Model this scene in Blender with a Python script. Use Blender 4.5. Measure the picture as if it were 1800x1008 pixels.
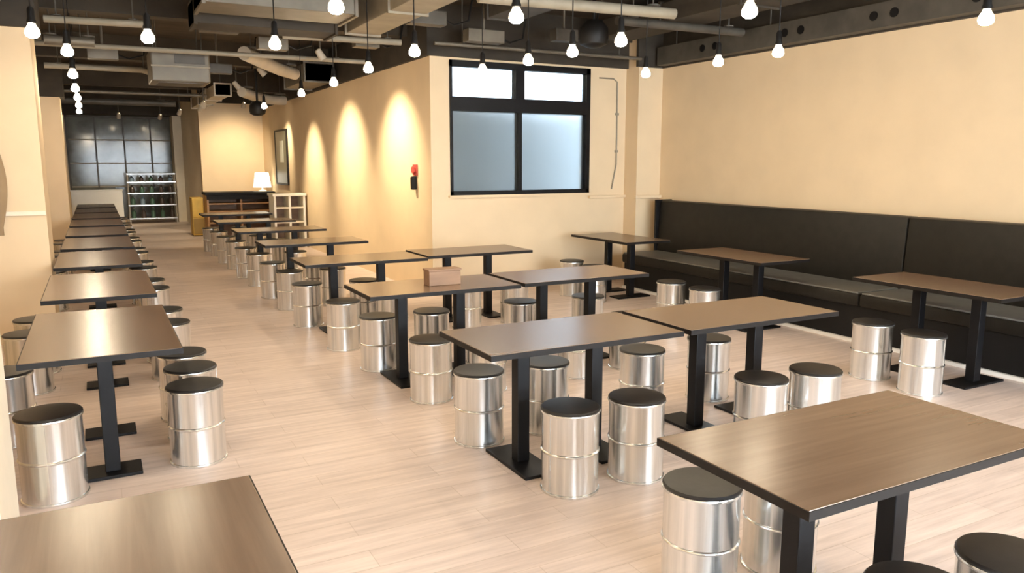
import bpy, bmesh, math, random
from mathutils import Vector, Matrix
random.seed(7)
for o in list(bpy.data.objects): bpy.data.objects.remove(o)
scene = bpy.context.scene
COL = scene.collection

# ------------------------------------------------------------------ camera
FPX = 1364.93
cam_d = bpy.data.cameras.new('camera'); cam = bpy.data.objects.new('camera', cam_d); COL.objects.link(cam)
cam_d.sensor_width = 36.0; cam_d.lens = FPX / 1800 * 36.0
cam_d.clip_start = 0.05; cam_d.clip_end = 200
def cam_axes():
    def d(px, py): return Vector((px - 900, py - 504, FPX)).normalized()
    Y = d(165, 285); X = d(3500, 285); X = (X - Y * X.dot(Y)).normalized(); Z = X.cross(Y)
    if Z.y > 0: Z = -Z
    R = Matrix((X, Y, Z))
    return R @ Vector((1, 0, 0)), R @ Vector((0, -1, 0)), R @ Vector((0, 0, -1))
r_, u_, b_ = cam_axes()
cam.matrix_world = Matrix(((r_.x, u_.x, b_.x, 0), (r_.y, u_.y, b_.y, 0), (r_.z, u_.z, b_.z, 1.65), (0, 0, 0, 1)))
scene.camera = cam

# ------------------------------------------------------------------ world, daylight, exposure
world = bpy.data.worlds.new('World'); scene.world = world; world.use_nodes = True
bg = world.node_tree.nodes['Background']
bg.inputs['Color'].default_value = (0.80, 0.90, 1.0, 1); bg.inputs['Strength'].default_value = 8.0
def area(name, loc, rot, sx, sy, power, col):
    l = bpy.data.lights.new(name, 'AREA'); l.shape = 'RECTANGLE'; l.size = sx; l.size_y = sy
    l.energy = power; l.color = col
    o = bpy.data.objects.new(name, l); COL.objects.link(o); o.location = loc; o.rotation_euler = rot
    return o
# added area lamp standing in for daylight, inside the unseen shop front
area('added_daylight_area', (2.9, -2.9, 1.6), (math.radians(90), 0, 0), 6.6, 2.3, 190, (0.90, 0.95, 1.0))
vs = scene.view_settings
vs.view_transform = 'Standard'; vs.look = 'None'; vs.gamma = 1.0; vs.use_curve_mapping = False
vs.exposure = 1.15
BULB_RADIANCE = 165.0

# ------------------------------------------------------------------ materials
def new_mat(name):
    m = bpy.data.materials.new(name); m.use_nodes = True
    nt = m.node_tree; b = nt.nodes['Principled BSDF']
    return m, nt, b
def N(nt, typ, **kw):
    n = nt.nodes.new(typ)
    for k, v in kw.items(): setattr(n, k, v)
    return n
def plain(name, col, rough=0.5, metal=0.0, var=0.08, scale=(6, 6, 6), bump=0.0, spec=0.5, coat=0.0):
    m, nt, b = new_mat(name)
    tc = N(nt, 'ShaderNodeTexCoord'); mp = N(nt, 'ShaderNodeMapping'); mp.inputs['Scale'].default_value = scale
    nz = N(nt, 'ShaderNodeTexNoise'); nz.inputs['Scale'].default_value = 1.0; nz.inputs['Detail'].default_value = 5
    cr = N(nt, 'ShaderNodeValToRGB')
    lo = [max(0, c * (1 - var)) for c in col]; hi = [min(1, c * (1 + var)) for c in col]
    cr.color_ramp.elements[0].position = 0.3; cr.color_ramp.elements[1].position = 0.7
    cr.color_ramp.elements[0].color = (*lo, 1); cr.color_ramp.elements[1].color = (*hi, 1)
    nt.links.new(tc.outputs['Object'], mp.inputs['Vector']); nt.links.new(mp.outputs['Vector'], nz.inputs['Vector'])
    nt.links.new(nz.outputs['Fac'], cr.inputs['Fac']); nt.links.new(cr.outputs['Color'], b.inputs['Base Color'])
    b.inputs['Roughness'].default_value = rough; b.inputs['Metallic'].default_value = metal
    b.inputs['Specular IOR Level'].default_value = spec; b.inputs['Coat Weight'].default_value = coat
    if bump > 0:
        bp = N(nt, 'ShaderNodeBump'); bp.inputs['Strength'].default_value = bump; bp.inputs['Distance'].default_value = 0.01
        nt.links.new(nz.outputs['Fac'], bp.inputs['Height']); nt.links.new(bp.outputs['Normal'], b.inputs['Normal'])
    return m
M = {}
M['wall'] = plain('cream_paint', (0.735, 0.58, 0.385), 0.75, var=0.03, scale=(3, 3, 3), bump=0.03, spec=0.2)
M['wall_white'] = plain('pale_paint', (0.82, 0.74, 0.60), 0.7, var=0.03, spec=0.2)
M['ceiling'] = plain('dark_ceiling_paint', (0.045, 0.034, 0.022), 0.85, var=0.35, scale=(2, 5, 2))
M['fascia'] = plain('dark_fascia_paint', (0.036, 0.028, 0.019), 0.8, var=0.3, scale=(3, 3, 6))
M['steel_grey'] = plain('grey_painted_steel', (0.07, 0.062, 0.05), 0.55, var=0.25, scale=(5, 5, 5))
M['galv_duct'] = plain('galvanised_duct', (0.15, 0.13, 0.10), 0.5, metal=0.35, var=0.2, scale=(4, 4, 4))
M['pale_pipe'] = plain('pale_pipe_lagging', (0.27, 0.235, 0.175), 0.6, var=0.12)
M['white_duct'] = plain('white_duct', (0.45, 0.40, 0.32), 0.6, var=0.08)
M['black_metal'] = plain('black_powder_coat', (0.004, 0.004, 0.005), 0.5, var=0.2, spec=0.25)
M['black_plastic'] = plain('black_plastic', (0.006, 0.0055, 0.0055), 0.55, var=0.2, spec=0.3)
M['black_vinyl'] = plain('black_vinyl', (0.016, 0.014, 0.013), 0.42, var=0.25, scale=(14, 14, 14), bump=0.06)
M['bench_vinyl'] = plain('bench_vinyl', (0.014, 0.012, 0.009), 0.5, var=0.2, scale=(10, 10, 10), bump=0.08, spec=0.3)
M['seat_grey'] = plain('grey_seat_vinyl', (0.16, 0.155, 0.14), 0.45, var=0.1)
M['seat_vinyl'] = plain('stool_vinyl', (0.014, 0.013, 0.013), 0.42, var=0.2, scale=(20, 20, 20), bump=0.05)
M['frame_black'] = plain('black_window_frame', (0.004, 0.004, 0.005), 0.5, var=0.15, spec=0.25)
M['white_strip'] = plain('white_kick_strip', (0.80, 0.77, 0.72), 0.35, var=0.04)
M['edge'] = plain('dark_edge_band', (0.008, 0.006, 0.005), 0.55, var=0.2, scale=(20, 20, 20), spec=0.3)
M['wood_orange'] = plain('warm_shelf_wood', (0.42, 0.23, 0.10), 0.5, var=0.25, scale=(3, 20, 20))
M['wood_box'] = plain('brown_box_wood', (0.26, 0.15, 0.085), 0.55, var=0.2, scale=(3, 20, 20))
M['yellow'] = plain('yellow_board', (0.62, 0.40, 0.08), 0.6, var=0.15)
M['red'] = plain('red_enamel', (0.52, 0.07, 0.05), 0.45, var=0.1)
M['shade_white'] = plain('white_shade', (0.86, 0.83, 0.74), 0.6, var=0.02)
M['concrete'] = plain('outside_concrete', (0.20, 0.22, 0.23), 0.85, var=0.1)
M['chrome'] = plain('shelf_chrome', (0.72, 0.72, 0.70), 0.3, metal=0.8, var=0.1)
M['bottle_green'] = plain('bottle_green', (0.05, 0.10, 0.07), 0.25, var=0.2)
M['bottle_dark'] = plain('bottle_dark', (0.05, 0.035, 0.03), 0.3, var=0.2)
M['bottle_blue'] = plain('crate_blue', (0.14, 0.20, 0.26), 0.45, var=0.2)

def mat_floor():
    m, nt, b = new_mat('pale_plank_floor')
    tc = N(nt, 'ShaderNodeTexCoord'); mp = N(nt, 'ShaderNodeMapping'); mp.inputs['Scale'].default_value = (1, 1, 1)
    br = N(nt, 'ShaderNodeTexBrick'); br.inputs['Scale'].default_value = 1.0
    br.inputs['Brick Width'].default_value = 0.92; br.inputs['Row Height'].default_value = 0.152
    br.inputs['Mortar Size'].default_value = 0.002; br.inputs['Bias'].default_value = 0.0
    br.inputs['Color1'].default_value = (0.77, 0.655, 0.60, 1); br.inputs['Color2'].default_value = (0.70, 0.588, 0.532, 1)
    br.inputs['Mortar'].default_value = (0.60, 0.49, 0.42, 1); br.offset = 0.37
    nz = N(nt, 'ShaderNodeTexNoise'); mp2 = N(nt, 'ShaderNodeMapping'); mp2.inputs['Scale'].default_value = (1.6, 22, 1)
    nz.inputs['Scale'].default_value = 1.0; nz.inputs['Detail'].default_value = 7; nz.inputs['Roughness'].default_value = 0.65
    cr = N(nt, 'ShaderNodeValToRGB'); cr.color_ramp.elements[0].position = 0.32; cr.color_ramp.elements[1].position = 0.72
    cr.color_ramp.elements[0].color = (0.80, 0.76, 0.73, 1); cr.color_ramp.elements[1].color = (1.12, 1.10, 1.07, 1)
    mx = N(nt, 'ShaderNodeMixRGB', blend_type='MULTIPLY'); mx.inputs['Fac'].default_value = 1.0
    L = nt.links.new
    L(tc.outputs['Object'], mp.inputs['Vector']); L(mp.outputs['Vector'], br.inputs['Vector'])
    L(tc.outputs['Object'], mp2.inputs['Vector']); L(mp2.outputs['Vector'], nz.inputs['Vector'])
    L(nz.outputs['Fac'], cr.inputs['Fac']); L(br.outputs['Color'], mx.inputs[1]); L(cr.outputs['Color'], mx.inputs[2])
    L(mx.outputs['Color'], b.inputs['Base Color'])
    b.inputs['Roughness'].default_value = 0.42; b.inputs['Specular IOR Level'].default_value = 0.45
    bp = N(nt, 'ShaderNodeBump'); bp.inputs['Strength'].default_value = 0.12; bp.inputs['Distance'].default_value = 0.004
    L(nz.outputs['Fac'], bp.inputs['Height']); L(bp.outputs['Normal'], b.inputs['Normal'])
    return m
M['floor'] = mat_floor()
def mat_tabletop():
    m, nt, b = new_mat('walnut_laminate')
    tc = N(nt, 'ShaderNodeTexCoord'); oi = N(nt, 'ShaderNodeObjectInfo')
    ad = N(nt, 'ShaderNodeVectorMath', operation='ADD'); mp = N(nt, 'ShaderNodeMapping'); mp.inputs['Scale'].default_value = (1.6, 26, 1)
    nz = N(nt, 'ShaderNodeTexNoise'); nz.inputs['Scale'].default_value = 1.0; nz.inputs['Detail'].default_value = 4; nz.inputs['Roughness'].default_value = 0.5
    nz.inputs['Distortion'].default_value = 0.4
    cr = N(nt, 'ShaderNodeValToRGB'); e = cr.color_ramp.elements
    e[0].position = 0.28; e[0].color = (0.145, 0.086, 0.052, 1); e[1].position = 0.75; e[1].color = (0.205, 0.127, 0.079, 1)
    L = nt.links.new
    L(tc.outputs['Object'], ad.inputs[0]); L(oi.outputs['Random'], ad.inputs[1]); L(ad.outputs['Vector'], mp.inputs['Vector'])
    L(mp.outputs['Vector'], nz.inputs['Vector']); L(nz.outputs['Fac'], cr.inputs['Fac']); L(cr.outputs['Color'], b.inputs['Base Color'])
    b.inputs['Roughness'].default_value = 0.27; b.inputs['Specular IOR Level'].default_value = 1.0
    return m
M['tabletop'] = mat_tabletop()
def mat_can():
    m, nt, b = new_mat('galvanised_can')
    tc = N(nt, 'ShaderNodeTexCoord'); mp = N(nt, 'ShaderNodeMapping'); mp.inputs['Scale'].default_value = (34, 34, 0.7)
    oi = N(nt, 'ShaderNodeObjectInfo'); ad = N(nt, 'ShaderNodeVectorMath', operation='ADD')
    nz = N(nt, 'ShaderNodeTexNoise'); nz.inputs['Scale'].default_value = 1.0; nz.inputs['Detail'].default_value = 6
    cr = N(nt, 'ShaderNodeValToRGB'); e = cr.color_ramp.elements
    e[0].position = 0.3; e[0].color = (0.60, 0.61, 0.60, 1); e[1].position = 0.68; e[1].color = (0.90, 0.90, 0.88, 1)
    rr = N(nt, 'ShaderNodeMapRange'); rr.inputs['To Min'].default_value = 0.12; rr.inputs['To Max'].default_value = 0.30
    bp = N(nt, 'ShaderNodeBump'); bp.inputs['Strength'].default_value = 0.25; bp.inputs['Distance'].default_value = 0.004
    L = nt.links.new
    L(tc.outputs['Object'], ad.inputs[0]); L(oi.outputs['Random'], ad.inputs[1]); L(ad.outputs['Vector'], mp.inputs['Vector'])
    L(mp.outputs['Vector'], nz.inputs['Vector']); L(nz.outputs['Fac'], cr.inputs['Fac']); L(cr.outputs['Color'], b.inputs['Base Color'])
    L(nz.outputs['Fac'], rr.inputs['Value']); L(rr.outputs['Result'], b.inputs['Roughness'])
    L(nz.outputs['Fac'], bp.inputs['Height']); L(bp.outputs['Normal'], b.inputs['Normal'])
    b.inputs['Metallic'].default_value = 0.9
    return m
M['can'] = mat_can()
def mat_emit(name, col, s):
    m, nt, b = new_mat(name); b.inputs['Base Color'].default_value = (*col, 1)
    b.inputs['Emission Color'].default_value = (*col, 1); b.inputs['Emission Strength'].default_value = s
    return m
M['bulb'] = mat_emit('lit_bulb', (1.0, 0.82, 0.58), BULB_RADIANCE)
M['bulb_neck'] = mat_emit('glowing_bulb_neck', (1.0, 0.84, 0.60), 5.0)
M['spot_face'] = mat_emit('lit_spot_face', (1.0, 0.84, 0.6), 30.0)
M['lamp_shade_lit'] = mat_emit('lit_lamp_shade', (1.0, 0.93, 0.76), 1.0)
def mat_glass(name, col, rough):
    m, nt, b = new_mat(name)
    nz = N(nt, 'ShaderNodeTexNoise'); nz.inputs['Scale'].default_value = 2.0
    rr = N(nt, 'ShaderNodeMapRange'); rr.inputs['To Min'].default_value = rough * 0.9; rr.inputs['To Max'].default_value = rough * 1.1
    nt.links.new(nz.outputs['Fac'], rr.inputs['Value']); nt.links.new(rr.outputs['Result'], b.inputs['Roughness'])
    b.inputs['Base Color'].default_value = (*col, 1)
    b.inputs['Transmission Weight'].default_value = 1.0; b.inputs['IOR'].default_value = 1.3
    return m
M['frosted'] = mat_glass('frosted_pane', (0.50, 0.56, 0.60), 0.40)
M['frosted_light'] = mat_glass('pale_frosted_pane', (0.52, 0.60, 0.66), 0.30)
M['clear'] = mat_glass('clear_pane', (0.95, 0.97, 0.97), 0.02)
M['night_glass'] = plain('dark_tinted_pane', (0.13, 0.13, 0.105), 0.10, var=0.35, scale=(3, 3, 3), spec=0.3)

# ------------------------------------------------------------------ mesh helpers
def bm_new(): return bmesh.new()
def box(bm, x0, y0, z0, x1, y1, z1, bevel=0.0):
    vs_ = [bm.verts.new(p) for p in ((x0, y0, z0), (x1, y0, z0), (x1, y1, z0), (x0, y1, z0), (x0, y0, z1), (x1, y0, z1), (x1, y1, z1), (x0, y1, z1))]
    fs = [bm.faces.new([vs_[i] for i in q]) for q in ((3, 2, 1, 0), (4, 5, 6, 7), (0, 1, 5, 4), (1, 2, 6, 5), (2, 3, 7, 6), (3, 0, 4, 7))]
    if bevel > 0:
        es = list({e for f in fs for e in f.edges})
        bmesh.ops.bevel(bm, geom=es, offset=bevel, segments=2, affect='EDGES', profile=0.5)
    return bm
def lathe(bm, prof, seg=28, cx=0, cy=0):
    rings = []
    for r, z in prof:
        if r < 1e-5: rings.append([bm.verts.new((cx, cy, z))])
        else: rings.append([bm.verts.new((cx + r * math.cos(2 * math.pi * i / seg), cy + r * math.sin(2 * math.pi * i / seg), z)) for i in range(seg)])
    for a, b in zip(rings, rings[1:]):
        for i in range(seg):
            j = (i + 1) % seg
            if len(a) == 1 and len(b) == 1: continue
            if len(a) == 1: bm.faces.new((a[0], b[j], b[i]))
            elif len(b) == 1: bm.faces.new((a[i], a[j], b[0]))
            else: bm.faces.new((a[i], a[j], b[j], b[i]))
    bmesh.ops.recalc_face_normals(bm, faces=bm.faces)
    return bm
def tube(bm, pts, r, seg=10, caps=True):
    pts = [Vector(p) for p in pts]; rings = []; up = None
    for k, p in enumerate(pts):
        t = (pts[min(k + 1, len(pts) - 1)] - pts[max(k - 1, 0)]).normalized()
        if up is None: up = Vector((0, 0, 1)) if abs(t.z) < 0.9 else Vector((1, 0, 0))
        a = t.cross(up).normalized(); b = a.cross(t).normalized(); up = b
        rr = r[k] if isinstance(r, (list, tuple)) else r
        rings.append([bm.verts.new(p + a * rr * math.cos(2 * math.pi * i / seg) + b * rr * math.sin(2 * math.pi * i / seg)) for i in range(seg)])
    for a, b in zip(rings, rings[1:]):
        for i in range(seg): bm.faces.new((a[i], a[(i + 1) % seg], b[(i + 1) % seg], b[i]))
    if caps:
        bm.faces.new(rings[0][::-1]); bm.faces.new(rings[-1])
    bmesh.ops.recalc_face_normals(bm, faces=bm.faces)
    return bm
def obj(name, bm, mat, parent=None, smooth=False, loc=None):
    me = bpy.data.meshes.new(name); bm.to_mesh(me); bm.free()
    me.materials.append(M[mat] if isinstance(mat, str) else mat)
    if smooth:
        for p in me.polygons: p.use_smooth = True
        me.set_sharp_from_angle(angle=math.radians(40))
    o = bpy.data.objects.new(name, me); COL.objects.link(o)
    if parent: o.parent = parent
    if loc: o.location = loc
    return o
def tag(o, label, cat, group=None, kind=None):
    o['label'] = label; o['category'] = cat
    if group: o['group'] = group
    if kind: o['kind'] = kind
    return o
def thing(name, label, cat, loc=(0, 0, 0), rz=0.0, group=None):
    o = bpy.data.objects.new(name, None); COL.objects.link(o); o.empty_display_size = 0.1
    o.location = loc; o.rotation_euler = (0, 0, rz)
    return tag(o, label, cat, group)
def struct(name, bm, mat, label, cat, parent=None, smooth=False):
    o = obj(name, bm, mat, parent, smooth); o['kind'] = 'structure'
    if not parent: o['label'] = label; o['category'] = cat
    return o
def dup(root, loc, rz=0.0, label=None, group=None):
    def cp(o, parent):
        c = o.copy(); COL.objects.link(c); c.parent = parent
        for ch in o.children: cp(ch, c)
        return c
    r = cp(root, None); r.location = loc; r.rotation_euler = (0, 0, rz)
    if label: r['label'] = label
    if group: r['group'] = group
    return r
def B(*a, bevel=0.0): return box(bm_new(), *a, bevel=bevel)

# ------------------------------------------------------------------ room shell
XR, YW, XC, HT, SL = 6.9, 8.9, 3.62, 2.9, 3.5     # right wall, window wall, centre wall, painted height, slab
XL, YF, YB = -1.05, 24.4, -3.2
struct('floor', B(XL - .2, YB - .2, -.1, XR + .2, YF + .2, 0), 'floor', 'pale pinkish beige plank floor running down the whole hall', 'floor')
struct('ceiling', B(XL - .2, YB - .2, SL, XR + .2, YF + .2, SL + .15), 'ceiling', 'dark brown painted open ceiling slab above pipes and ducts', 'ceiling')
struct('wall_right', B(XR, YB, 0, XR + .2, YW + .2, SL), 'wall', 'long cream painted wall behind the black bench', 'wall')
# window wall with opening
WX0, WX1, WZ0, WZ1 = 3.87, 5.90, 1.24, 2.87
bm = bm_new()
box(bm, XC, YW, 0, WX0, YW + .2, SL); box(bm, WX1, YW, 0, XR, YW + .2, SL)
box(bm, WX0, YW, 0, WX1, YW + .2, WZ0); box(bm, WX0, YW, WZ1, WX1, YW + .2, SL)
struct('wall_back', bm, 'wall', 'cream wall holding the black framed frosted window', 'wall')
struct('wall_center', B(XC, YW + .2, 0, XC + .2, 19.5, SL), 'wall', 'long cream wall running down the aisle left of the window', 'wall')
struct('wall_panel', B(2.2, 19.5, 0, XC + .2, 19.7, SL), 'wall', 'cream end wall behind the dark topped counter', 'wall')
struct('wall_passage', B(2.2, 19.7, 0, 2.4, YF, SL), 'wall_white', 'pale wall of the far passage beside the dark glazing', 'wall')
struct('wall_left', B(XL - .2, YB, 0, XL, YF, SL), 'wall', 'cream wall along the left table row', 'wall')
# far wall around dark glazing
GX0, GX1, GZ0, GZ1 = -0.62, 2.15, 0.06, 2.9
bm = bm_new()
box(bm, XL, YF, 0, GX0, YF + .2, SL); box(bm, GX1, YF, 0, 2.4, YF + .2, SL); box(bm, GX0, YF, GZ1, GX1, YF + .2, SL); box(bm, GX0, YF, 0, GX1, YF + .2, GZ0)
struct('wall_far', bm, 'wall', 'narrow far end wall framing the dark glazing', 'wall')
# unseen wall behind the camera, its shop-front glazing added for daylight
SX0, SX1, SZ0, SZ1 = -0.6, 6.4, 0.3, 2.8
bm = bm_new()
box(bm, XL, YB - .2, 0, SX0, YB, SL); box(bm, SX1, YB - .2, 0, XR, YB, SL); box(bm, SX0, YB - .2, SZ1, SX1, YB, SL); box(bm, SX0, YB - .2, 0, SX1, YB, SZ0)
struct('wall_front', bm, 'wall', 'cream shop front wall behind the viewpoint', 'wall')
bm = bm_new()
for k in range(6):
    x = SX0 + (SX1 - SX0) * k / 5; box(bm, x - .03, YB - .14, SZ0, x + .03, YB - .06, SZ1)
box(bm, SX0, YB - .14, SZ0, SX1, YB - .06, SZ0 + .06); box(bm, SX0, YB - .14, SZ1 - .06, SX1, YB - .06, SZ1)
w3 = struct('window_3', bm, 'frame_black', 'unseen black framed shop front glazing added behind the viewpoint for daylight', 'window')
for k in range(5):
    a = SX0 + (SX1 - SX0) * k / 5 + .03; b = SX0 + (SX1 - SX0) * (k + 1) / 5 - .03
    obj('pane', B(a, YB - .105, SZ0 + .06, b, YB - .095, SZ1 - .06), 'clear', w3)
# pillars on the left
struct('wall_pillar_left', B(XL, 8.3, 0, -.42, 9.0, SL), 'wall', 'broad cream pillar standing left of the left table row', 'pillar')
struct('wall_pillar_far', B(XL, 15.0, 0, -.42, 15.6, SL), 'wall', 'further cream pillar beyond the broad left pillar', 'pillar')
struct('wall_pillar_near', B(XL, 3.5, 0, -.43, 4.1, SL), 'wall_white', 'pale pillar edge at the lower left of the picture', 'pillar')
struct('wall_pillar_passage', B(1.98, 23.6, 0, 2.2, YF, SL), 'wall_white', 'slim pale pillar right of the dark far glazing', 'pillar')
struct('wall_corner', B(6.5, 8.62, 0, XR, YW, SL), 'wall', 'cream boxed pillar in the corner beside the bench', 'pillar')
# dark upper bands where the paint stops
bm = bm_new(); box(bm, XR - .05, YB, HT, XR, 8.62, SL)
struct('trim_1', bm, 'fascia', 'dark band above the right cream wall', 'trim')
bm = bm_new(); box(bm, XC, YW - .05, HT, 6.5, YW, SL); box(bm, 6.45, 8.57, HT, XR, 8.62, SL)
struct('trim_2', bm, 'fascia', 'dark band above the window wall', 'trim')
bm = bm_new(); box(bm, XC - .05, YW - .05, HT, XC, 19.5, SL); box(bm, 2.2, 19.45, 3.0, XC - .05, 19.5, SL)
struct('trim_3', bm, 'fascia', 'dark band above the long centre wall', 'trim')
bm = bm_new(); box(bm, XL, 8.24, 2.82, -.36, 9.06, SL); box(bm, XL, 14.94, 2.7, -.36, 15.66, SL); box(bm, XL, YB, 2.82, XL + .05, 8.24, SL)
box(bm, XL, 9.06, 2.82, XL + .05, 14.94, SL); box(bm, XL, 15.66, 2.82, XL + .05, YF, SL)
struct('trim_4', bm, 'fascia', 'dark band above the left wall and pillars', 'trim')
bm = bm_new(); box(bm, XL, 23.5, 2.9, 2.2, YF, SL)
struct('trim_5', bm, 'fascia', 'dark beam above the far glazing', 'trim')
# ledge below the window and on the left pillar
struct('trim_6', B(5.9, YW - .05, 1.16, 6.5, YW, 1.20, bevel=.006), 'wall', 'cream ledge running right of the window', 'trim')
struct('trim_7', B(6.46, 8.57, 1.16, XR, 8.62, 1.20, bevel=.006), 'wall', 'cream ledge round the corner pillar', 'trim')
struct('trim_8', B(-.78, 8.27, 1.17, -.42, 8.30, 1.21, bevel=.005), 'wall_white', 'short pale rail on the broad left pillar', 'trim')
# dark cross beams under the slab
for k, (y, z) in enumerate(((1.2, 3.2), (5.2, 3.22), (9.5, 3.2), (13.2, 3.15), (17.2, 3.1), (20.6, 3.1))):
    x1 = XR - .05 if y < 8.5 else (XC - .05 if y < 19.5 else 2.2)
    struct('trim_%d' % (9 + k), B(XL + .05 if not 8.2 < y < 9.1 else -.36, y, z, x1, y + .22, SL), 'ceiling', 'dark cross beam under the ceiling slab, number %s from the front' % ('one', 'two', 'three', 'four', 'five', 'six')[k], 'beam')

# ------------------------------------------------------------------ window_1 (frosted)
fw = .055
bm = bm_new(); y0, y1 = YW - .03, YW + .09
box(bm, WX0, y0, WZ0, WX0 + .03, y1, WZ1); box(bm, WX1 - .06, y0, WZ0, WX1, y1, WZ1)
box(bm, WX0, y0, WZ0, WX1, y1, WZ0 + .05); box(bm, WX0, y0, WZ1 - .075, WX1, y1, WZ1)
w1 = struct('window_1', bm, 'frame_black', 'black framed four pane frosted window in the cream wall', 'window')
obj('transom', B(WX0 + .03, y0, 2.27, WX1 - .06, y1, 2.44), 'frame_black', w1)
obj('mullion', B(4.77, y0 - .004, 2.44, 4.90, y1, WZ1 - .075), 'frame_black', w1)
obj('mullion', B(4.815, y0 - .004, WZ0 + .05, 4.86, y1, 2.27), 'frame_black', w1)
for a, b, c, d, mt in ((WX0 + .03, 4.77, 2.44, WZ1 - .075, 'frosted_light'), (4.90, WX1 - .06, 2.44, WZ1 - .075, 'frosted_light'),
                       (WX0 + .03, 4.815, WZ0 + .05, 2.27, 'frosted'), (4.86, WX1 - .06, WZ0 + .05, 2.27, 'frosted')):
    obj('pane', B(a, YW + .03, c, b, YW + .038, d), mt, w1)
obj('sill', B(WX0 - .03, YW - .05, WZ0 - .03, WX1 + .03, YW + .1, WZ0), 'wall', w1)
struct('wall_pane_shade', B(XC + .4, 10.6, -.1, 9.5, 10.8, 2.6), 'concrete', 'unseen grey wall added outside to darken the lower frosted panes', 'wall')  # unseen wall added so the lower panes grade darker
struct('ground_outside', B(XC + .2, YW + .2, -.15, 9.5, 10.6, -.1), 'concrete', 'grey ground outside the frosted window', 'ground')

# ------------------------------------------------------------------ window_2 (dark far glazing)
bm = bm_new(); ya, yb = YF - .02, YF + .08
box(bm, GX0, ya, GZ0, GX0 + .05, yb, GZ1); box(bm, GX1 - .05, ya, GZ0, GX1, yb, GZ1)
box(bm, GX0, ya, GZ0, GX1, yb, GZ0 + .06); box(bm, GX0, ya, GZ1 - .06, GX1, yb, GZ1)
w2 = struct('window_2', bm, 'steel_grey', 'dark glazing with thin bars at the far end of the aisle', 'window')
xs = [GX0 + .05, .08, .78, 1.46, GX1 - .05]; zs = [GZ0 + .06, .98, 1.62, 2.25, GZ1 - .06]
for x in xs[1:-1]: obj('glazing_bar', B(x - .02, ya, GZ0 + .06, x + .02, yb - .01, GZ1 - .06), 'steel_grey', w2)
for z in zs[1:-1]: obj('glazing_rail', B(GX0 + .05, ya + .005, z - .018, GX1 - .05, yb - .015, z + .018), 'pale_pipe', w2)
for i in range(4):
    for j in range(4):
        obj('pane', B(xs[i], YF + .03, zs[j], xs[i + 1], YF + .04, zs[j + 1]), 'night_glass', w2)

# ------------------------------------------------------------------ tables
TH = 0.72
def make_table(W=1.2, D=0.65, lx=(.34, .82), bl=.24, name='dining_table'):
    """local origin at the front-left corner on the floor; long side W"""
    t = thing(name, 'table', 'table')
    top = obj('tabletop', B(.004, .004, TH - .026, W - .004, D - .004, TH, bevel=.002), 'tabletop', t)
    bm = bm_new()
    box(bm, 0, 0, TH - .030, W, .008, TH - .002); box(bm, 0, D - .008, TH - .030, W, D, TH - .002)
    box(bm, 0, .008, TH - .030, .008, D - .008, TH - .002); box(bm, W - .008, .008, TH - .030, W, D - .008, TH - .002)
    obj('edge_band', bm, 'edge', top)
    for x in lx:
        leg = obj('leg', B(x - .037, D / 2 - .037, .018, x + .037, D / 2 + .037, TH - .036, bevel=.004), 'black_metal', t)
        obj('base_plate', B(x - .10, D / 2 - bl, 0, x + .10, D / 2 + bl, .018, bevel=.004), 'black_metal', leg)
        obj('mounting_plate', B(x - .06, D / 2 - .22, TH - .036, x + .06, D / 2 + .22, TH - .026), 'black_metal', leg)
    return t
TG = 'rectangular walnut tables on black legs'
t_proto = make_table()
def put_table(first, x, y, rz, label):
    o = t_proto if first else dup(t_proto, (x, y, 0))
    o.location = (x, y, 0); o.rotation_euler = (0, 0, rz); o['label'] = label; o['group'] = TG
    return o
ORD = ['first', 'second', 'third', 'fourth', 'fifth', 'sixth', 'seventh', 'eighth']
A_Y = [1.36, 3.28, 5.17, 7.08, 8.98, 10.9, 12.8, 14.7]
A_LAB = ['large walnut table in the right foreground corner', 'walnut table at the centre with pale window sheen, beside the aisle',
         'walnut aisle table with a brown box on it', 'walnut aisle table just beyond the one with the brown box',
         'walnut table standing by the near end of the long centre wall', 'fifth table along the long centre wall side, beyond the window corner',
         'sixth table along the long centre wall side', 'farthest walnut table near the dark counter']
for i, y in enumerate(A_Y): put_table(i == 0, 1.63, y, 0, A_LAB[i])
Bm_Y = [3.28, 5.2, 7.2]
Bm_LAB = ['tan glowing walnut table joined right of the central table', 'walnut table with can stools behind it, middle of the inner row',
          'walnut table below the frosted window']
for i, y in enumerate(Bm_Y): put_table(False, 2.88 + (0.0 if i else 0.0), y, 0, Bm_LAB[i])
# bench tables: long side along the bench
C_Y = [3.05, 5.25, 7.35]
C_LAB = ['walnut table before the black bench, nearest the right edge', 'middle walnut table of the three before the black bench',
         'farthest walnut table before the black bench, by the corner pillar']
for i, y in enumerate(C_Y): put_table(False, 6.07, y, math.pi / 2, C_LAB[i])
# left row: long side along the aisle, wider
t_proto2 = make_table(W=1.38, D=.72, lx=(.34, 1.04), bl=.14)
L_Y = [4.17, 6.05, 7.92, 9.62, 11.35, 13.1, 14.85, 16.6, 18.4]
L_LAB = ['nearest full table of the left row with can stools tucked under', 'second table of the left row beside the broad pillar',
         'third table of the left row', 'fourth table of the left row', 'fifth table of the left row', 'sixth table of the left row',
         'seventh table of the left row', 'eighth table of the left row', 'farthest table of the left row before the white panel']
for i, y in enumerate(L_Y):
    o = t_proto2 if i == 0 else dup(t_proto2, (0, 0, 0))
    o.location = (.33, y, 0); o.rotation_euler = (0, 0, math.pi / 2); o['label'] = L_LAB[i]; o['group'] = TG
o = dup(t_proto2, (.345, .95, 0), math.pi / 2, 'dark brown table top cut off by the bottom left corner', TG)

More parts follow.
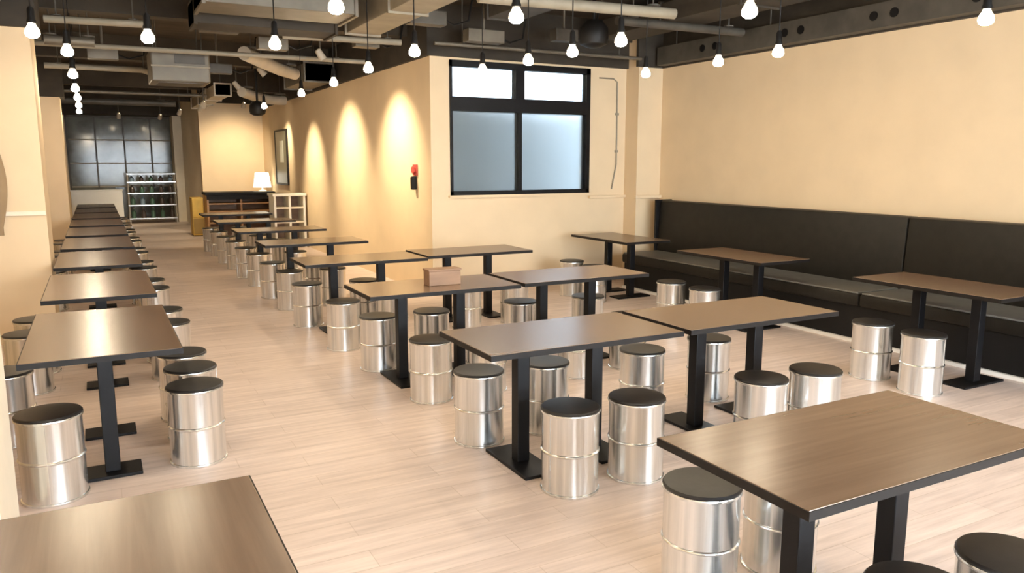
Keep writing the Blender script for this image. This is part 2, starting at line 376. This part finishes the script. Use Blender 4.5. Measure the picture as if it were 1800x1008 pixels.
# ------------------------------------------------------------------ can stools
SH = 0.44
def make_stool():
    t = thing('can_stool', 'stool', 'stool')
    R = .148
    lathe_prof = [(R - .012, .004), (R - .004, .0), (R - .002, .012), (R - .003, .02), (R - .003, SH - .03), (R - .001, SH - .022), (R - .006, SH - .016)]
    obj('can_body', lathe(bm_new(), lathe_prof, 36), 'can', t, True)
    for z in (.215,):
        obj('bead_ring', lathe(bm_new(), [(R - .004, z - .009), (R + .001, z - .005), (R + .003, z), (R + .001, z + .005), (R - .004, z + .009)], 36), 'can', t, True)
    obj('bottom_rim', lathe(bm_new(), [(R - .004, .0), (R + .003, .001), (R + .004, .007), (R + .003, .013), (R - .004, .015)], 36), 'can', t, True)
    obj('top_rim', lathe(bm_new(), [(R - .006, SH - .030), (R + .003, SH - .028), (R + .005, SH - .022), (R + .003, SH - .016), (R - .006, SH - .014)], 36), 'can', t, True)
    obj('seat_pad', lathe(bm_new(), [(R - .008, SH - .018), (R + .001, SH - .016), (R + .003, SH - .009), (R - .003, SH - .002), (R - .02, SH), (R * .5, SH + .003), (0, SH + .004)], 36), 'seat_vinyl', t, True)
    obj('side_seam', B(R - .005, -.006, .02, R - .0005, .006, SH - .03), 'can', t)
    return t
SG = 'galvanised can stools with black seats'
s_proto = make_stool(); _first = [True]; placed = []
def put_stool(x, y, label):
    for (a, b) in placed:
        if (a - x) ** 2 + (b - y) ** 2 < .308 ** 2: print('stool clash', x, y, a, b)
    placed.append((x, y))
    if _first[0]: o = s_proto; _first[0] = False
    else: o = dup(s_proto, (0, 0, 0))
    o.location = (x, y, 0); o.rotation_euler = (0, 0, random.uniform(0, 6.28)); o['label'] = label; o['group'] = SG
def st(x, y, where): put_stool(x, y, 'silver can stool with black seat, ' + where)
st(1.97, 2.15, 'at the left corner of the large foreground table')
st(2.38, 2.13, 'half hidden behind the foreground table left leg')
st(2.44, 1.27, 'cut off by the bottom right corner')
st(2.02, 1.285, 'only its top showing at the bottom edge')
st(2.03, 3.19, 'front left before the central table')
st(2.43, 3.17, 'front right before the central table')
st(1.92, 4.03, 'behind the central table, beside the aisle')
st(2.37, 4.02, 'behind the central table, between its two legs')
st(3.28, 3.13, 'left of the pair before the tan glowing table')
st(3.70, 3.11, 'right of the pair before the tan glowing table')
st(3.10, 4.0, 'behind the left end of the tan glowing table')
st(3.72, 4.05, 'behind the right part of the tan glowing table')
st(1.98, 4.93, 'before the brown box table, nearest the aisle')
st(2.42, 4.95, 'before the brown box table, right of its left leg')
st(1.92, 5.90, 'behind the brown box table, beside the aisle')
st(2.38, 5.90, 'behind the brown box table, under its middle')
st(3.22, 4.98, 'before the inner middle table, left one')
st(3.72, 5.0, 'before the inner middle table, right one')
st(3.25, 5.95, 'behind the inner middle table, left one')
st(3.93, 5.90, 'behind the inner middle table, right one')
st(1.86, 6.70, 'before the third aisle table, closest to the aisle')
st(2.36, 6.82, 'before the third aisle table, inner one')
st(1.82, 7.86, 'behind the left end of the third aisle table')
st(2.40, 7.82, 'behind the third aisle table, inner one')
st(3.2, 6.98, 'before the table below the window, left one')
st(3.75, 7.0, 'before the table below the window, right one')
far_words = ['near end of centre wall', 'fifth centre wall table', 'sixth centre wall table', 'farthest centre wall table']
for k, y in enumerate(A_Y[4:]):
    st(1.86, y - .12, 'aisle side front, ' + far_words[k]); st(2.36, y - .1, 'inner front, ' + far_words[k])
    st(1.84, y + .74, 'aisle side back, ' + far_words[k]); st(2.36, y + .76, 'inner back, ' + far_words[k])
st(5.18, 3.43, 'right of the tall looking pair before the bench')
st(5.21, 3.87, 'left of the tall looking pair before the bench')
st(5.17, 5.72, 'just showing beyond the tan glowing table')
st(5.17, 6.22, 'before the middle bench table, hidden far one')
st(5.16, 7.62, 'before the farthest bench table, near one')
st(5.18, 8.15, 'before the farthest bench table, far one')
st(-.29, 4.31, 'front left under the nearest left table')
st(.40, 4.50, 'front right beside the nearest left table')
st(.42, 4.92, 'second on the aisle side of the nearest left table')
st(.41, 5.33, 'third on the aisle side of the nearest left table')
st(-.56, 5.30, 'on the wall side of the nearest left table')
lw = ['second', 'third', 'fourth', 'fifth', 'sixth', 'seventh', 'eighth', 'farthest']
for k, y in enumerate(L_Y[1:]):
    for q, (dx, dy, w) in enumerate(((.42, .36, 'aisle side near'), (.42, .95, 'aisle side far'), (-.52, .40, 'wall side near'), (-.50, .98, 'wall side far'))):
        if dx < 0 and any(abs(y + dy - c) < .55 for c in (8.65, 15.3)): continue
        st(dx, y + dy, '%s, at the %s left row table' % (w, lw[k]))

# brown box on the aisle table
bx = thing('table_box', 'small brown wooden box standing on the aisle table', 'box', (2.30, 5.47, TH))
obj('box_body', B(-.13, -.06, 0, .13, .06, .11, bevel=.004), 'wood_box', bx)
obj('box_lid', B(-.135, -.065, .11, .135, .065, .125, bevel=.003), 'wood_box', bx)

# ------------------------------------------------------------------ bench
bn = thing('banquette_bench', 'long black upholstered bench along the cream wall', 'bench', (0, 0, 0))
y0, y1 = .2, 8.33
obj('base_box', B(6.12, y0, .03, 6.88, y1, .34), 'black_plastic', bn)
obj('kick_strip', B(6.085, y0, 0.0, 6.12, y1, .030), 'white_strip', bn)
seams = [y1, 4.68, y0]
for a, b in zip(seams[1:], seams):
    obj('seat_cushion', B(6.07, a + .004, .34, 6.68, b - .004, .46, bevel=.025), 'bench_vinyl', bn, True)
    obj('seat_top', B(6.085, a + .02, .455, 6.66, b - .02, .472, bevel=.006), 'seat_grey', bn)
    bp_ = bm_new()
    box(bp_, 6.64, a + .003, .44, 6.88, b - .003, 1.14, bevel=.025)
    for v in bp_.verts:
        if v.co.z > .9 and v.co.x < 6.75: v.co.x += .045
    obj('backrest_panel', bp_, 'bench_vinyl', bn, True)
obj('end_panel', B(6.62, y1, 0, 6.89, y1 + .03, 1.15, bevel=.004), 'black_plastic', bn)

# ------------------------------------------------------------------ pendant bulbs
BZ = 2.53
def make_pendant():
    t = thing('pendant_bulb', 'pendant', 'lamp')
    obj('ceiling_cup', lathe(bm_new(), [(0, SL - BZ), (.045, SL - BZ), (.045, SL - BZ - .02), (.01, SL - BZ - .035), (0, SL - BZ - .035)], 16), 'black_plastic', t, True)
    obj('cord', tube(bm_new(), [(0, 0, SL - BZ - .03), (0, 0, .12)], .005, 6), 'black_plastic', t)
    obj('socket', lathe(bm_new(), [(0, .15), (.012, .148), (.022, .13), (.024, .07), (.030, .055), (.030, .040), (0, .040)], 16), 'black_plastic', t, True)
    obj('bulb_neck', lathe(bm_new(), [(.02, .04), (.028, .022), (.042, 0), (.046, -.018), (.0455, -.026)], 14), 'bulb_neck', t, True)
    obj('bulb_face', lathe(bm_new(), [(.0455, -.026), (.040, -.042), (.024, -.054), (0, -.058)], 14), 'bulb', t, True)
    return t
p_proto = make_pendant(); pf = [True]
PG = 'bare pendant bulbs hung from the dark ceiling'
def pend(x, y, where, z=BZ):
    global p_proto
    if pf[0]: o = p_proto; pf[0] = False
    else: o = dup(p_proto, (0, 0, 0))
    o.location = (x, y, BZ); o['label'] = 'lit bare bulb on a black cord, ' + where; o['group'] = PG
P = [(4.87, 3.0, 'rightmost, at the top of the cream wall'), (4.87, 4.65, 'against the right wall, left of the rightmost'), (4.87, 5.33, 'against the right wall near the dark beam'),
     (4.87, 6.35, 'hanging lowest, right of the frosted window'),
     (3.42, 3.5, 'large, high above the tan table'), (3.42, 4.76, 'right of the round black ceiling speaker'), (3.42, 5.41, 'left of the round black ceiling speaker'),
     (3.37, 6.04, 'above the window mullion'), (3.33, 6.86, 'before the upper left window pane'),
     (2.31, 4.29, 'above the frosted window at the top edge'), (2.31, 5.99, 'left of the window above the wall corner'), (2.33, 7.24, 'above the centre wall near its corner'),
     (2.40, 8.7, 'small, further along the centre wall'), (2.40, 10.23, 'third along the centre wall'), (2.42, 12.82, 'farthest along the centre wall'),
     (1.27, 4.5, 'cut by the top edge above the aisle'), (1.25, 6.09, 'above the aisle, beside the grey ducts'),
     (.40, 6.2, 'above the aisle, beside the left bulb line'), (-.30, 6.3, 'before the broad left pillar top'),
     (-.12, 7.26, 'nearest of the line above the left tables'), (-.12, 9.1, 'second of the line above the left tables'), (-.13, 10.8, 'third of the line above the left tables'),
     (-.13, 12.3, 'fourth of the line above the left tables'), (-.14, 13.9, 'fifth of the line above the left tables'), (-.16, 15.6, 'last of the line above the left tables'),
     # unseen bulbs added out of frame to fill the lighting
     (4.87, 1.2, 'unseen fill light added above the viewpoint at the right'), (3.42, 1.6, 'unseen fill light added above the foreground table'), (2.31, 2.2, 'above the foreground table aisle side, added unseen as fill light'),
     (1.26, 2.4, 'unseen fill light added above the viewpoint aisle'), (-.1, 3.6, 'fill light added above the left table out of view'), (-.1, 1.4, 'fill light added above the near left table out of view')]
for p in P: pend(*p)

# ------------------------------------------------------------------ wall-washing track spots
def spot(x, y, z, tx, ty, tz, power, where, ang=46, light=True):
    t = thing('track_spotlight', 'small pale track spotlight ' + where, 'lamp', (x, y, z), 0, 'track spotlights along the dark ceiling')
    d = (Vector((tx, ty, tz)) - Vector((x, y, z))).normalized()
    obj('stem', tube(bm_new(), [(0, 0, SL - z), (0, 0, 0)], .012, 8), 'steel_grey', t)
    obj('head', tube(bm_new(), [-d * .07, -d * .06, d * .02, d * .07], [.02, .04, .045, .048], 14, caps=False), 'white_duct', t, True)
    obj('lamp_face', tube(bm_new(), [d * .045, d * .055], [.042, .042], 14), 'spot_face', t)
    if light:
        l = bpy.data.lights.new('spot_beam', 'SPOT'); l.energy = power; l.color = (1, .82, .55); l.spot_size = math.radians(ang); l.spot_blend = 1.0; l.shadow_soft_size = .04
        lo = bpy.data.objects.new('spot_beam', l); COL.objects.link(lo); lo.parent = t; lo.location = d * .09
        lo.rotation_euler = d.to_track_quat('-Z', 'Y').to_euler()
spot(2.6, 10.0, 2.98, 3.6, 10.0, 1.4, 170, 'washing the centre wall close to the window corner', 84)
spot(2.3, 12.25, 2.98, 3.6, 12.25, 1.5, 200, 'washing the centre wall second from the window corner', 76)
spot(2.3, 14.6, 2.98, 3.6, 14.6, 1.4, 200, 'added to brighten the centre wall, third from the window corner', 60)  # extra spot added between the others to brighten the wall
spot(2.95, 16.4, 2.85, 3.6, 16.9, 1.7, 90, 'washing the centre wall near the dark opening', 70)
spot(2.9, 17.6, 2.85, 2.9, 19.4, 1.6, 110, 'lighting the end wall over the counter', 75)
spot(1.9, 15.9, 2.72, 1.6, 17.5, 0, 60, 'at the pale duct over the aisle, near one', 60)
spot(2.0, 17.3, 2.74, 1.2, 19.5, 0, 60, 'at the pale duct over the aisle, middle one', 60)
spot(1.75, 18.9, 2.74, 1.0, 21.5, 0, 60, 'at the pale duct over the aisle, far one', 60)
spot(1.5, 21.0, 2.74, 1.0, 23.5, 0.5, 60, 'before the dark far glazing right side', 60)
spot(.6, 21.0, 2.74, .4, 23.5, 0.5, 60, 'before the dark far glazing left side', 60)

# ------------------------------------------------------------------ ceiling services
SV = 'pipes and ducts under the dark ceiling'
def rods(parent, pts, ztop=SL):
    for (x, y, z) in pts: obj('hanger_rod', tube(bm_new(), [(x, y, ztop), (x, y, z)], .008, 6), 'steel_grey', parent)
def rect_duct(name, label, a, b, mat, flange=1.2):
    x0, y0, z0 = a; x1, y1, z1 = b
    t = thing(name, label, 'duct', (0, 0, 0), 0, SV)
    obj('duct_body', B(x0, y0, z0, x1, y1, z1, bevel=.006), mat, t)
    L = max(x1 - x0, y1 - y0); n = max(1, int(L / flange)); alongx = (x1 - x0) > (y1 - y0)
    for k in range(n + 1):
        f = k / n
        if alongx:
            x = x0 + (x1 - x0 - .03) * f; obj('flange', B(x, y0 - .02, z0 - .02, x + .03, y1 + .02, z1 + .02), mat, t)
        else:
            y = y0 + (y1 - y0 - .03) * f; obj('flange', B(x0 - .02, y, z0 - .02, x1 + .02, y + .03, z1 + .02), mat, t)
    xm, ym = (x0 + x1) / 2, (y0 + y1) / 2
    if alongx: rods(t, [(x0 + .3, ym, z1), (x1 - .3, ym, z1)])
    else: rods(t, [(xm, y0 + .3, z1), (xm, y1 - .3, z1)])
    return t
def pipe(name, label, pts, r, mat, cat='pipe', hang=True):
    t = thing(name, label, cat, (0, 0, 0), 0, SV)
    obj('pipe_run', tube(bm_new(), pts, r, 12), mat, t, True)
    if hang:
        for p in (pts[0], pts[-1]):
            q = Vector(pts[0]).lerp(Vector(pts[-1]), .12 if p is pts[0] else .88)
            obj('clamp', lathe(bm_new(), [(r * .2, q.z + r * .8), (r * 1.25, q.z + r * 1.0), (r * 1.25, q.z + r * 1.25), (r * .2, q.z + r * 1.3)], 12, q.x, q.y), 'steel_grey', t)
            rods(t, [(q.x, q.y, q.z + r)])
    return t
rect_duct('air_duct', 'tan rectangular duct running away above the aisle tables', (2.50, 4.3, 3.02), (2.86, 8.5, 3.28), 'pale_pipe')
rect_duct('air_duct', 'wide grey duct crossing above the aisle', (.92, 7.42, 3.02), (2.30, 8.0, 3.24), 'galv_duct')
rect_duct('air_duct', 'dark flat duct crossing beside the wide grey one', (.95, 8.3, 2.98), (2.35, 8.75, 3.2), 'fascia')
rect_duct('air_duct', 'grey duct along the aisle left of centre', (.55, 4.6, 3.12), (.95, 7.25, 3.36), 'steel_grey')
rect_duct('air_duct', 'white lagged duct turning toward the end wall', (2.05, 15.4, 2.86), (2.32, 19.3, 3.06), 'white_duct')
rect_duct('air_duct', 'grey box duct beside the centre wall top', (3.05, 12.7, 2.92), (3.5, 14.2, 3.2), 'galv_duct')
rect_duct('air_duct', 'dark duct high over the window side tables', (3.9, 3.4, 3.2), (4.3, 7.9, 3.42), 'steel_grey')
rect_duct('air_duct', 'brown flat duct near the right wall', (5.6, 2.2, 3.16), (6.1, 8.3, 3.36), 'fascia')
u = thing('air_unit', 'grey boxed air unit hanging over the aisle', 'air unit', (0, 0, 0))
obj('unit_body', B(.72, 11.0, 2.66, 1.42, 11.7, 3.06, bevel=.02), 'galv_duct', u)
obj('front_rail', B(.72, 10.98, 2.84, 1.42, 11.0, 2.86), 'pale_pipe', u)
obj('intake_grille', B(.80, 11.08, 2.652, 1.34, 11.62, 2.66), 'steel_grey', u)
obj('service_panel', B(1.0, 10.985, 2.89, 1.36, 11.0, 3.03), 'steel_grey', u)
rods(u, [(.8, 11.1, 3.06), (1.34, 11.1, 3.06), (.8, 11.6, 3.06), (1.34, 11.6, 3.06)])
pipe('ceiling_pipe', 'pale pipe crossing at the upper left', [(-.32, 8.9, 3.0), (.55, 8.8, 3.0)], .035, 'pale_pipe')
pipe('ceiling_pipe', 'long thin pale pipe crossing the aisle', [(-.5, 10.55, 2.98), (3.4, 10.45, 2.98)], .03, 'pale_pipe')
pipe('ceiling_pipe', 'pale pipe crossing above the frosted window', [(2.95, 6.15, 3.02), (4.9, 5.98, 3.02)], .05, 'pale_pipe')
pipe('ceiling_pipe', 'yellowish pipe above the near end of the centre wall', [(1.9, 8.86, 3.0), (3.2, 8.72, 3.0)], .035, 'pale_pipe')
pipe('ceiling_pipe', 'thin pipe tight over the window wall', [(3.5, 8.45, 2.98), (6.4, 8.45, 2.98)], .022, 'galv_duct')
pipe('ceiling_pipe', 'grey pipe over the right side tables', [(4.9, 6.9, 3.1), (6.6, 6.85, 3.1)], .045, 'steel_grey')
pipe('ceiling_pipe', 'grey conduit running away over the left tables', [(-.35, 3.0, 3.1), (-.33, 8.2, 3.1)], .03, 'steel_grey')
pipe('ceiling_pipe', 'grey conduit running away over the aisle', [(1.55, 3.0, 3.22), (1.6, 9.0, 3.22)], .04, 'galv_duct')
pipe('ceiling_pipe', 'second thin pale pipe deeper down the aisle', [(-.5, 12.6, 2.95), (.7, 12.6, 2.95), (.9, 12.7, 2.9)], .04, 'pale_pipe')
pipe('ceiling_pipe', 'lilac grey pipe at the dark left corner', [(-.36, 9.6, 2.9), (.1, 9.6, 2.9)], .05, 'galv_duct')
pipe('ceiling_pipe', 'thin conduit crossing deep in the hall', [(-.8, 16.2, 2.9), (2.0, 16.2, 2.9)], .03, 'galv_duct')
pipe('ceiling_pipe', 'thick pipe crossing deep in the hall', [(-.8, 18.0, 2.85), (1.6, 18.0, 2.85)], .06, 'steel_grey')
pipe('flexible_duct', 'pale flexible duct slanting toward the centre wall', [(1.82, 10.8, 3.04), (2.2, 11.5, 3.02), (2.55, 12.1, 3.0), (2.85, 12.55, 3.0)], .09, 'white_duct', 'duct')
pipe('flexible_duct', 'white flexible duct slanting to the end wall', [(2.45, 15.0, 2.9), (2.75, 15.4, 2.86), (3.1, 15.8, 2.84), (3.4, 15.9, 2.84)], .09, 'white_duct', 'duct')
ring = [(-.80 + .22 * math.cos(a), 8.0, 3.12 + .22 * math.sin(a)) for a in [math.radians(-100 + 20 * k) for k in range(11)]]
pipe('flexible_duct', 'curved pale hose loop in the top left corner', ring, .035, 'pale_pipe', 'hose', hang=False)
for k, (x, y, z, l) in enumerate(((.2, 7.9, 3.2, .5), (1.3, 9.2, 3.1, .4), (2.0, 9.9, 3.05, .35), (3.1, 7.7, 3.1, .4), (4.0, 8.2, 3.05, .45), (5.0, 8.1, 3.12, .3), (3.0, 9.4, 3.08, .3), (1.7, 12.4, 3.0, .4), (.2, 11.4, 3.0, .35), (4.9, 4.4, 3.2, .3))):
    t = thing('junction_box', 'dark junction box under the slab ' + ('over the left conduit', 'past the third beam', 'before the thin long pipe', 'near the tan duct end', 'above the window left pane', 'above the window right edge', 'at the centre wall top', 'beside the hanging air unit', 'left of the hanging air unit', 'over the bench tables')[k], 'box', (x, y, z), 0, 'junction boxes under the slab')
    obj('box_body', B(-l / 2, -.08, -.07, l / 2, .08, .07, bevel=.008), 'steel_grey' if k % 2 else 'galv_duct', t)
    obj('drop_conduit', tube(bm_new(), [(0, 0, SL - z), (0, 0, .07)], .015, 8), 'galv_duct', t)
    obj('cable', tube(bm_new(), [(l / 2, 0, 0), (l / 2 + .12, .03, -.04), (l / 2 + .3, .05, .02), (l / 2 + .38, .05, SL - z)], .012, 7), 'black_plastic', t, True)
# round black ceiling speaker
def speaker(x, y, z, r, label):
    t = thing('ceiling_speaker', label, 'speaker', (x, y, z))
    obj('housing', lathe(bm_new(), [(0, r), (r * .6, r * .9), (r, r * .4), (r * 1.05, -r * .3), (r * .95, -r * .7), (r * .8, -r * .75)], 20), 'black_plastic', t, True)
    obj('grille', lathe(bm_new(), [(r * .8, -r * .74), (r * .5, -r * .9), (0, -r * .95)], 20), 'black_metal', t, True)
    obj('bracket', tube(bm_new(), [(0, 0, SL - z), (0, 0, r * .8)], .02, 8), 'black_plastic', t)
speaker(4.75, 7.1, 2.98, .15, 'round black ceiling speaker above the frosted window')
speaker(2.53, 14.0, 2.55, .13, 'small black ceiling speaker hanging over the far aisle')
# perforated channel along the right wall top
ch = thing('steel_channel', 'grey steel channel with paired holes above the right wall', 'channel', (0, 0, 0), 0, SV)
obj('channel_web', B(6.70, 2.4, 2.93, 6.725, 8.5, 3.13), 'steel_grey', ch)
obj('channel_flange', B(6.70, 2.4, 3.13, 6.84, 8.5, 3.145), 'steel_grey', ch)
obj('channel_flange', B(6.70, 2.4, 2.915, 6.84, 8.5, 2.93), 'steel_grey', ch)
for yy in (5.0, 5.22, 6.1, 6.32, 7.4, 7.62, 4.0, 4.22):
    b = bm_new(); tube(b, [(6.692, yy, 3.03), (6.70, yy, 3.03)], .045, 12); obj('channel_hole', b, 'black_metal', ch)
for yy in (2.8, 4.6, 6.6, 8.2): rods(ch, [(6.77, yy, 3.145)])

# ------------------------------------------------------------------ wall fittings
cd = thing('wall_conduit', 'thin conduit dropping down the wall right of the window', 'conduit', (0, 0, 0))
obj('conduit_run', tube(bm_new(), [(6.05, YW - .012, 2.76), (6.28, YW - .012, 2.76), (6.34, YW - .012, 2.72), (6.35, YW - .012, 2.0), (6.35, YW - .012, 1.62), (6.28, YW - .012, 1.28)], .010, 8), 'pale_pipe', cd, True)
obj('saddle_clip', B(6.325, YW - .02, 2.28, 6.375, YW, 2.31), 'pale_pipe', cd); obj('saddle_clip', B(6.325, YW - .02, 1.78, 6.375, YW, 1.81), 'pale_pipe', cd)
fb = thing('alarm_box', 'small red alarm fitting on the centre wall near its corner', 'alarm', (XC, 9.42, 1.32))
obj('backplate', B(-.02, -.07, .16, 0, .07, .30, bevel=.006), 'red', fb)
obj('call_button', tube(bm_new(), [(-.02, 0, .23), (-.05, 0, .23)], .045, 14), 'red', fb, True)
obj('handset', B(-.07, -.035, -.02, -.0, .035, .15, bevel=.015), 'black_plastic', fb)
hk = thing('hanging_cloth', 'tan cloth hanging at the left edge on the broad pillar', 'cloth', (-.805, 8.25, 1.0))
bm = bm_new(); prof = []
for k in range(13):
    z = .85 * k / 12; w = .05 + .06 * math.sin(math.pi * min(1, (1 - k / 12) * 1.1))
    prof.append((w, z))
lathe(bm, [(0, 0)] + prof + [(0, .86)], 14)
for v in bm.verts: v.co.y *= .4
obj('cloth_folds', bm, plain('tan_cloth', (.30, .21, .12), .9), hk, True)
obj('wall_hook', tube(bm_new(), [(0, .05, .9), (0, -.01, .9), (0, -.02, .86)], .01, 8), 'black_metal', hk)

# ------------------------------------------------------------------ far counter group
ct = thing('service_counter', 'dark topped wooden counter with open shelves at the end wall', 'counter', (2.12, 18.2, 0))
obj('counter_top', B(-.03, -.05, .93, 1.46, .62, .99, bevel=.006), 'black_plastic', ct)
obj('fascia_board', B(0, .0, .83, 1.44, .02, .93), 'edge', ct)
for x in (0, .70, 1.40): obj('side_panel', B(x, .02, 0, x + .04, .58, .93), 'wood_orange', ct)
for z in (.30, .55, .72): obj('shelf_board', B(.04, .03, z, 1.40, .58, z + .03), 'wood_orange', ct)
obj('back_panel', B(.04, .56, 0, 1.40, .58, .93), 'wood_box', ct)
lm = thing('table_lamp', 'white shaded lamp glowing on the dark counter', 'lamp', (3.36, 18.48, .99))
obj('lamp_base', lathe(bm_new(), [(0, 0), (.09, 0), (.09, .02), (.02, .035), (.015, .12), (0, .12)], 18), 'shade_white', lm, True)
obj('lamp_shade', lathe(bm_new(), [(.20, .09), (.15, .42), (.148, .42), (.197, .09)], 22), 'lamp_shade_lit', lm, True)
bin_ = thing('yellow_cabinet', 'yellow painted cabinet beside the dark topped counter', 'cabinet', (1.86, 18.7, 0))
obj('cabinet_body', B(0, 0, .02, .24, .5, .86, bevel=.01), 'yellow', bin_)
obj('cabinet_door', B(.012, -.015, .05, .228, 0, .40, bevel=.004), plain('ochre_door', (.30, .19, .05), .6), bin_)
obj('cabinet_door', B(.012, -.015, .43, .228, 0, .83, bevel=.004), 'yellow', bin_)
obj('plinth', B(.01, .01, 0, .23, .49, .02), 'black_plastic', bin_)
op = thing('wall_board', 'tall dark green framed board on the centre wall', 'board', (XC, 17.4, 1.75))
obj('board_face', B(-.03, -.55, -.55, 0, .55, .55), plain('dark_green_board', (.045, .055, .035), .35), op)
for a in ((-.04, -.59, -.59, 0, .59, -.55), (-.04, -.59, .55, 0, .59, .59), (-.04, -.59, -.55, 0, -.55, .55), (-.04, .55, -.55, 0, .59, .55)):
    obj('board_frame', B(*a), 'edge', op)
obj('paper_notice', B(-.034, -.25, -.1, -.03, .1, .35), plain('notice_paper', (.5, .5, .42), .8), op)
sb = thing('sideboard', 'pale open sideboard against the centre wall beside the counter', 'sideboard', (2.98, 15.3, 0))
obj('sideboard_top', B(-.02, -.02, 1.0, .62, .52, 1.05, bevel=.005), 'shade_white', sb)
for x in (0, .28, .56): obj('upright', B(x, 0, 0, x + .04, .48, 1.0), 'shade_white', sb)
for z in (.12, .48, .76): obj('shelf_board', B(.04, .01, z, .56, .48, z + .03), 'wall_white', sb)
obj('back_board', B(0, .48, 0, .60, .50, 1.0), 'wood_box', sb)
wp = thing('white_partition', 'low white partition panel before the dark glazing', 'partition', (-.55, 21.6, 0))
obj('panel', B(0, 0, .05, 1.12, .06, .95, bevel=.006), 'shade_white', wp)
obj('cap_rail', B(-.01, -.01, .95, 1.13, .07, .98), 'shade_white', wp)
obj('foot', B(.08, -.15, 0, .14, .21, .05), 'steel_grey', wp); obj('foot', B(.98, -.15, 0, 1.04, .21, .05), 'steel_grey', wp)
rk = thing('wire_rack', 'chrome shelf rack with dark bottles before the far glazing', 'rack', (.76, 23.3, 0))
for (x, y) in ((0, 0), (1.16, 0), (0, .42), (1.16, .42)): obj('rack_post', tube(bm_new(), [(x, y, 0), (x, y, 1.35)], .018, 8), 'chrome', rk)
for z in (.12, .48, .80, 1.10, 1.32): obj('rack_shelf', B(-.02, -.02, z, 1.18, .44, z + .025), 'chrome', rk)
words = ['lowest', 'second', 'third', 'fourth']
for zi, z in enumerate((.145, .505, .825, 1.125)):
    for k in range(5):
        mt = random.choice(['bottle_green', 'bottle_dark', 'bottle_blue']); h = [.28, .24, .22, .16][zi]
        b = thing('bottle', 'dark bottle on the %s rack shelf, %s from the left' % (words[zi], ORD[k]), 'bottle', (.86 + .24 * k, 23.5, z), 0, 'bottles on the chrome rack')
        obj('bottle_body', lathe(bm_new(), [(0, 0), (.055, 0), (.058, .02), (.058, h * .6), (.022, h * .8), (.02, h * .92)], 12), mt, b, True)
        obj('bottle_cap', lathe(bm_new(), [(.021, h * .92), (.023, h * .93), (.023, h), (0, h)], 12), 'pale_pipe', b, True)
